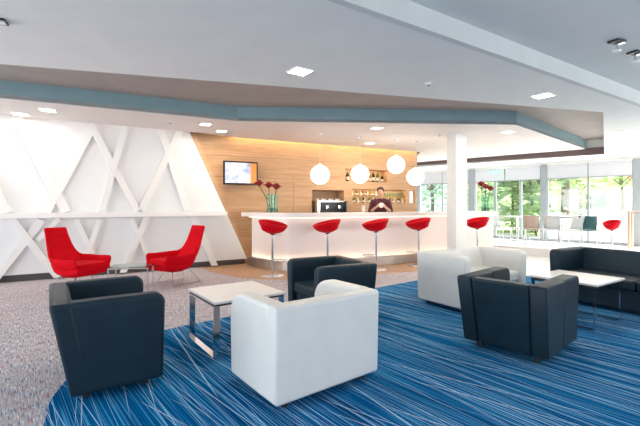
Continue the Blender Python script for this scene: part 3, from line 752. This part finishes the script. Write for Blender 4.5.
# ------------------------------------------------------------------ flowers on the bar
def flower_vases(x, y, z, spec, where):
    for k, (dx, r, h) in enumerate(((-.05, .048, .40), (.065, .072, .38))):
        e = thing('glass_vase', ('narrow' if k == 0 else 'wide') + ' clear cylinder vase with flowers ' + where, 'vase', (x + dx, y + .02 * k, z), 0, 'flower vases on the bar')
        MB().lathe([(0, 0), (r, 0), (r, h), (r - .004, h), (r - .004, .012), (0, .012)], seg=24).build('vase_body', 'vase_glass', e, smooth=True)
        MB().lathe([(0, .013), (r - .006, .013), (r - .006, .10), (0, .10)], seg=20).build('moss_filling', 'stem', e, smooth=True)
    for bx, by, bz, tx, lb in spec:
        e = thing('amaryllis', lb + ' ' + where, 'flower', (x + bx, y + by, z + .06), 0, 'red amaryllis on the bar')
        MB().tube([(0, 0, .0), (tx * .3, 0, bz * .5), (tx, 0, bz)], .010, 8).build('stem', 'stem', e, smooth=True)
        m_ = MB()
        for q in range(6):
            a = q * math.pi / 3 + bx * 9; rad = []
            for t, rr, zz, ww in ((0, .0, -.01, .012), (.4, .055, .03, .045), (.75, .088, .06, .055), (1, .105, .045, .02)):
                cx, cy = math.cos(a) * rr, math.sin(a) * rr; nx, ny = -math.sin(a) * ww, math.cos(a) * ww
                rad.append([(tx + cx - nx, cy - ny, bz + zz), (tx + cx * 1.04, cy * 1.04, bz + zz - .012), (tx + cx + nx, cy + ny, bz + zz)])
            m_.loft(rad)
        m_.ball((tx, 0, bz + .045), .066, 2)
        m_.build('bloom', 'bloom', e, solid=.006, smooth=True)
flower_vases(-1.02, 8.20, 1.162, [(-.045, 0, .52, -.22, 'leaning dark red amaryllis reaching towards the television'), (-.04, .01, .48, -.02, 'upright dark red amaryllis in the middle'), (.055, .02, .45, .05, 'dark red amaryllis on the right')], 'at the left end of the bar')
flower_vases(4.34, 10.26, 1.162, [(-.045, 0, .62, -.06, 'tall dark red amaryllis on the left'), (.0, .01, .55, .03, 'upright dark red amaryllis in the middle'), (.055, .02, .50, .10, 'lower dark red amaryllis on the right')], 'at the right end of the bar')
for i in range(4):
    c = MB().lathe([(0, 0), (.025, 0), (.042, .05), (.040, .052), (.022, .006), (0, .006)], seg=16).build('stacked_cup', 'white_top', loc=(.96, 8.62, 1.161 + .032 * i), smooth=True)
    tag(c, 'white cup in the small stack on the bar left of the barman', 'cup', 'stack of white cups on the bar')

# ------------------------------------------------------------------ barman
def barman(loc, rz):
    e = thing('person', 'person in a burgundy shirt behind the bar looking down and polishing with a white cloth', 'person', loc, rz)
    V = []; E = []; Rr = []
    def v(p, r, link=None):
        V.append(p); Rr.append(r); i = len(V) - 1
        if link is not None: E.append((link, i))
        return i
    # local: faces -y; z up
    pel = v((0, 0, .95), (.155, .105)); waist = v((0, -.005, 1.10), (.14, .10), pel); ch = v((0, .0, 1.28), (.17, .115), waist)
    sh_ = v((0, .01, 1.37), (.115, .08), ch); nk = v((0, 0, 1.475), (.050, .052), sh_); jaw = v((0, -.04, 1.555), (.060, .074), nk)
    mid = v((0, -.03, 1.625), (.080, .098), jaw); top = v((0, -.015, 1.70), (.072, .086), mid)
    hands = []
    for s in (-1, 1):
        a = v((s * .19, .005, 1.40), (.058, .058), sh_); el = v((s * .26, -.06, 1.14), (.042, .042), a)
        wr = v((s * .10, -.28, 1.275), (.027, .027), el); pm = v((s * .065, -.345, 1.305), (.034, .02), wr)
        hands.append(pm)
        for q in range(4):
            f0 = v((s * (.045 - .004 * q), -.375 + .004 * q, 1.325 - .018 * q), (.0095, .0095), pm)
            f1 = v((s * (.015), -.395 + .004 * q, 1.33 - .018 * q), (.0085, .0085), f0)
            v((s * (-.008), -.385, 1.328 - .018 * q), (.0075, .0075), f1)
        t0 = v((s * .06, -.335, 1.34), (.011, .011), pm); v((s * .035, -.355, 1.365), (.009, .009), t0)
        hp = v((s * .095, 0, .88), (.095, .095), pel); kn = v((s * .105, -.01, .50), (.062, .062), hp)
        an = v((s * .11, .015, .09), (.042, .042), kn); v((s * .12, -.13, .045), (.04, .035), an)
    def skin(name, verts, edges, radii, root, sub=2):
        me = bpy.data.meshes.new(name); me.from_pydata(verts, edges, []); o = bpy.data.objects.new(name, me); COL.objects.link(o)
        md = o.modifiers.new('skin', 'SKIN'); md.use_smooth_shade = True
        for i, r in enumerate(radii): me.skin_vertices[0].data[i].radius = r
        for i in range(len(verts)): me.skin_vertices[0].data[i].use_root = (i == root)
        ss = o.modifiers.new('sub', 'SUBSURF'); ss.levels = sub; ss.render_levels = sub
        bpy.context.view_layer.update()
        dg = bpy.context.evaluated_depsgraph_get(); nm = bpy.data.meshes.new_from_object(o.evaluated_get(dg))
        bpy.data.objects.remove(o); return nm
    body = skin('body', V, E, Rr, 0)
    bm = bmesh.new(); bm.from_mesh(body)
    base_faces = len(bm.faces)
    def add(c, r, sc, mi):
        n0 = len(bm.faces); bmesh.ops.create_icosphere(bm, subdivisions=2, radius=r, matrix=Matrix.Translation(c) @ Matrix.Diagonal((*sc, 1)))
        bm.faces.ensure_lookup_table()
        for f in bm.faces[n0:]: f.material_index = mi; f.smooth = True
    add((0, -.125, 1.60), .018, (.8, 1.2, 1.5), 0)
    for s in (-1, 1):
        add((s * .078, -.02, 1.61), .022, (.4, .8, 1.3), 0)
        add((s * .031, -.110, 1.632), .012, (1.2, .8, .7), 1)
        add((s * .031, -.113, 1.655), .013, (1.5, .8, .35), 1)
    add((0, -.112, 1.566), .014, (1.7, .7, .4), 2)
    bm.to_mesh(body); bm.free()
    body.materials.clear()
    for k in ('skin', 'hair', 'bloom'): body.materials.append(M[k])
    o = bpy.data.objects.new('body', body); COL.objects.link(o); o.parent = e
    # hair
    m_ = MB(); m_.ball((0, .0, 1.672), .102, 3, (.86, 1.04, .86))
    bmesh.ops.delete(m_.bm, geom=[q for q in m_.bm.verts if q.co.y < -.045 and q.co.z < 1.69 or q.co.z < 1.60], context='VERTS')
    m_.build('hair', 'hair', e, solid=.008, smooth=True)
    g = .014
    def grow(r): return (r[0] + g, r[1] + g)
    VS = [(0, 0, .90), (0, -.005, 1.10), (0, 0, 1.28), (0, .01, 1.40), (0, .003, 1.475)]; RS = [(.165, .12), (.15, .112), (.18, .128), (.15, .105), (.064, .066)]
    ES = [(0, 1), (1, 2), (2, 3), (3, 4)]
    for s in (-1, 1):
        i = len(VS); VS += [(s * .19, .005, 1.40), (s * .26, -.06, 1.14), (s * .20, -.14, 1.19)]; RS += [(.070, .070), (.052, .052), (.042, .042)]; ES += [(3, i), (i, i + 1), (i + 1, i + 2)]
    sm = skin('shirt', VS, ES, RS, 0); sm.materials.clear(); sm.materials.append(M['shirt'])
    o = bpy.data.objects.new('shirt', sm); COL.objects.link(o); o.parent = e
    MB().lathe([(.072, 1.43), (.058, 1.475), (.068, 1.47), (.088, 1.435), (.08, 1.425)], (0, .0, 0), 20).build('shirt_collar', 'shirt', e, smooth=True)
    VT = [(0, 0, .98)]; RT = [(.172, .122)]; ET = []
    for s in (-1, 1):
        i = len(VT); VT += [(s * .095, 0, .88), (s * .105, -.01, .50), (s * .11, .012, .12)]; RT += [(.108, .108), (.078, .078), (.068, .068)]; ET += [(0, i), (i, i + 1), (i + 1, i + 2)]
    tm = skin('trousers', VT, ET, RT, 0); tm.materials.clear(); tm.materials.append(M['trousers'])
    o = bpy.data.objects.new('trousers', tm); COL.objects.link(o); o.parent = e
    return e
PB = Vector((1.46, 9.42, .004))
barman(PB, R(-6))
cl = MB(); cl.ball((0, 0, 0), .055, 3, (.9, .75, 1.1))
for q in cl.bm.verts: q.co *= 1 + .22 * math.sin(q.co.x * 95) * math.cos(q.co.z * 80)
cloth = cl.build('polishing_cloth', 'cloth_white', loc=(PB.x - .04, PB.y - .385, 1.315), smooth=True); tag(cloth, 'crumpled white cloth held in the hands of the barman', 'cloth')

# ------------------------------------------------------------------ cafe corner by the windows
def cafe_chair(label, t, o_, rz, m, group='chairs of the cafe by the windows'):
    p = wl(t, o_, PZ); e = thing('cafe_chair', label, 'chair', p, rz, group)
    MB().b(-.21, .21, -.21, .21, .43, .455).build('seat', m, e, bevel=.012)
    m_ = MB(); m_.loft([[(-.20 - .02 * k, y, .46 + .09 * k) for y in (-.20, -.1, 0, .1, .20)] if False else [(-.215 - .025 * k + .05 * abs(y / .2) ** 2, y, .47 + .09 * k) for y in (-.20, -.1, 0, .1, .20)] for k in range(5)])
    m_.build('backrest', m, e, solid=.018, smooth=True)
    for x in (-.19, .19):
        for y in (-.19, .19): MB().cyl((x, y, 0), (x * .95, y * .95, .43), .011, seg=8).build('leg', 'chrome', e)
    for y in (-.2, .2): MB().cyl((-.20, y * .95, .42), (-.215, y * .95, .60), .010, seg=8).build('back_support', 'chrome', e)
ang = math.atan2(WD.y, WD.x)
cafe_chair('pale grey cafe chair nearest the right end of the bar', 3.0, 1.35, ang + 2.9, 'grey_chair')
cafe_chair('pale grey cafe chair left of the beige one, turned sideways', 2.52, 1.3, ang + .3, 'grey_chair')
cafe_chair('beige cafe chair with its back to the room', 2.04, 1.5, ang - 1.57, 'beige')
cafe_chair('pale grey cafe chair right of the beige one', 1.60, 1.35, ang - 1.45, 'grey_chair')
cafe_chair('pale grey cafe chair turned sideways just left of the dark teal one', 1.16, 1.5, ang + .9, 'grey_chair')
cafe_chair('dark teal cafe chair beside the red tub chair', .80, 1.0, ang - 1.57, 'teal_chair')
cafe_chair('dark teal cafe chair half hidden behind the bar end', 3.46, 1.55, ang - 1.57, 'teal_chair')
m_ = MB(); pp = wl(1.02, 1.2, 0)
m_.loft([[(.0, -.05, .0), (.03, .0, .0), (.0, .05, 0)], [(.0, -.045, -.16), (.035, 0, -.16), (0, .045, -.16)], [(.01, -.055, -.34), (.04, 0, -.33), (.01, .05, -.34)]])
sc = m_.build('red_scarf', 'red', None, solid=.012, smooth=True, loc=wl(1.01, 1.22, PZ + .84)); tag(sc, 'red scarf hanging beside the dark teal cafe chair', 'scarf')
def cafe_table(label, t, o_, top, w=.7, h=.78, leg='chrome'):
    p = wl(t, o_, PZ); e = thing('cafe_table', label, 'table', p, ang, 'tables of the cafe by the windows')
    MB().b(-w / 2, w / 2, -w / 2, w / 2, h - .025, h).build('table_top', top, e, bevel=.004)
    MB().cyl((0, 0, .01), (0, 0, h - .025), .03).build('pedestal', leg, e, smooth=True)
    MB().b(-.22, .22, -.22, .22, 0, .015).build('base', leg, e)
cafe_table('square cafe table with a dark top by the window with the tree', 1.56, .66, 'edge_black')
cafe_table('square white cafe table in front of the glass door', 2.75, .72, 'white_top')
hp_ = wl(-.41, .75, PZ); e = thing('high_table', 'high pale table with wooden legs at the right edge', 'table', hp_, ang)
MB().b(-.42, .42, -.28, .28, .93, .97).build('table_top', 'wood_leg', e, bevel=.004)
for sx in (-1, 1):
    for sy in (-1, 1): MB().b(sx * .38 - .025, sx * .38 + .025, sy * .24 - .025, sy * .24 + .025, 0, .93).build('leg', 'wood_leg', e)
tub = stool_proto('tub_chair', .50); tub.location = wl(.24, 1.5, PZ); tub.rotation_euler = (0, 0, R(200)); tub.scale = (.72, .72, 1.0)
tub['category'] = 'chair'; tub['label'] = 'low red tub chair on one leg in the cafe corner'

# ------------------------------------------------------------------ outside
structure('ground', MB().prism([(-30, 15), (3.2, 16.6), (12, 7.5), (45, -10), (70, 60), (-30, 70)], -.3, -.12), 'paving', 'pale sunlit paving outside the windows', 'ground')
tag(MB().prism([(2, 30), (14, 14.5), (40, 6), (60, 40), (10, 60)], -.119, -.06).build('lawn', 'lawn', kind='structure'), 'green lawn beyond the paving', 'lawn')
def leaves(m_, c, rad, n, size, sq=(1, 1, 1)):
    for _ in range(n):
        while True:
            q = Vector((random.uniform(-1, 1), random.uniform(-1, 1), random.uniform(-1, 1)))
            if .35 < q.length < 1: break
        p = Vector(c) + Vector((q.x * rad * sq[0], q.y * rad * sq[1], q.z * rad * sq[2]))
        rot = Matrix.Rotation(random.uniform(0, 6.3), 3, 'Z') @ Matrix.Rotation(random.uniform(-1, 1), 3, 'X')
        s = size * random.uniform(.6, 1.3)
        m_.face([p + rot @ Vector(v) * s for v in ((-.9, 0, 0), (0, -.45, .1), (.9, 0, 0), (0, .45, .1))])
def tree(label, x, y, h, r, m, trunk=.22, n=900, low=1.0, size=.28):
    e = thing('tree', label, 'tree', (x, y, -.06), 0, 'trees outside the windows')
    t_ = MB(); t_.tube([(0, 0, -.05), (.05, 0, h * .3), (-.05, .05, h * .6), (0, 0, h * .8)], [trunk * 1.2, trunk, trunk * .8, trunk * .3], 10)
    for k in range(5):
        a = k * 1.26; t_.tube([(0, 0, h * .38 + .08 * k), (math.cos(a) * r * .35, math.sin(a) * r * .35, h * .55), (math.cos(a) * r * .7, math.sin(a) * r * .7, h * .68)], [trunk * .5, trunk * .3, .03], 7)
    t_.build('trunk', 'bark', e, smooth=True)
    c_ = MB()
    for k in range(9):
        a = random.uniform(0, 6.3); d = random.uniform(.1, .65) * r
        leaves(c_, (math.cos(a) * d, math.sin(a) * d, random.uniform(low + r * .4, h - r * .3)), r * .55, n // 9, size)
    c_.build('crown', m, e)
def at(px, y, z=0): return ((px - 320) / 390 * y, y)
tree('tree with the thick brown trunk right of the grey post', *at(565, 18.5), 6.5, 2.6, 'leaf_mid', .19, 800, 2.2)
tree('dense light green tree seen through the glass door', *at(512, 21), 5.5, 2.3, 'leaf_mid', .06, 1000, -.3)
tree('light green tree just left of the grey post', *at(531, 20), 5.0, 1.9, 'leaf_light', .06, 1000, -.4)
tree('loose light green tree filling the rightmost window', *at(622, 21), 6, 2.4, 'leaf_light', .07, 600, 1.4)
tree('pale green tree seen left of the white column', *at(432, 25), 5.5, 2.6, 'leaf_blue', .10, 900, -.3)
tree('light green tree behind the flower vase at the bar end', *at(484, 24), 5.5, 2.2, 'leaf_light', .08, 700, .2)
tree('light green tree behind the tree trunk', *at(580, 27), 6, 2.5, 'leaf_light', .10, 650, .9)
def shrub(label, x, y, r, m, n=500):
    e = thing('shrub', label, 'shrub', (x, y, -.06), 0, 'shrubs outside the windows')
    s_ = MB()
    for k in range(5): a = k * 1.26; s_.tube([(0, 0, -.05), (math.cos(a) * r * .4, math.sin(a) * r * .4, r)], [.02, .01], 6)
    s_.build('stem', 'bark', e)
    c_ = MB(); leaves(c_, (0, 0, r * .95), r, n, .16, (1.15, 1.15, .9)); c_.build('foliage', m, e)
shrub('round green shrub below the rightmost window', *at(600, 16.5), .70, 'leaf_blue', 700)
shrub('low light shrub left of the tree trunk', *at(536, 18.5), .75, 'leaf_light', 700)
shrub('low light shrub at the far right window edge', *at(632, 17), .6, 'leaf_light', 500)
gw = thing('garden_wall', 'low white garden wall outside the two right windows', 'wall', wl(1.2, -3.2, -.12), ang)
MB().b(-3.2, 1.9, -.12, .12, 0, 1.02).build('wall_body', 'wall_out', gw)
MB().b(-3.25, 1.95, -.16, .16, 1.02, 1.08).build('coping', 'wall_out', gw, bevel=.01)
hd = thing('hedge', 'pale green hedge behind the low white garden wall', 'hedge', wl(1.2, -4.2, -.1), ang)
h_ = MB()
for k in range(9): leaves(h_, (-3.1 + k * .62, 0, .72), .62, 170, .10, (1, .7, 1.05))
h_.build('foliage', 'leaf_blue', hd)
h_ = MB()
h_.b(-3.2, 2.0, -.08, .08, 0, .5).build('woody_base', 'bark', hd)
hs = thing('house', 'pale house with red roof beyond the trees', 'house', (24, 36, -.06), ang)
MB().b(-9, 9, -4, 4, -.06, 3.4).build('house_wall', 'wall_out', hs)
MB().prism([(-4.6, 3.4), (4.6, 3.4), (0, 5.6)], -9.5, 9.5, lambda a, b, c: (c, a, b)).build('roof', 'roof', hs)
for x in (-6, -2, 2, 6): MB().b(x - .7, x + .7, 3.98, 4.05, 1.0, 2.3).build('house_window', 'grey_frame', hs)
for x in (-6, -2, 2, 6): MB().b(x - .7, x + .7, -4.05, -3.98, 1.0, 2.3).build('house_window', 'grey_frame', hs)
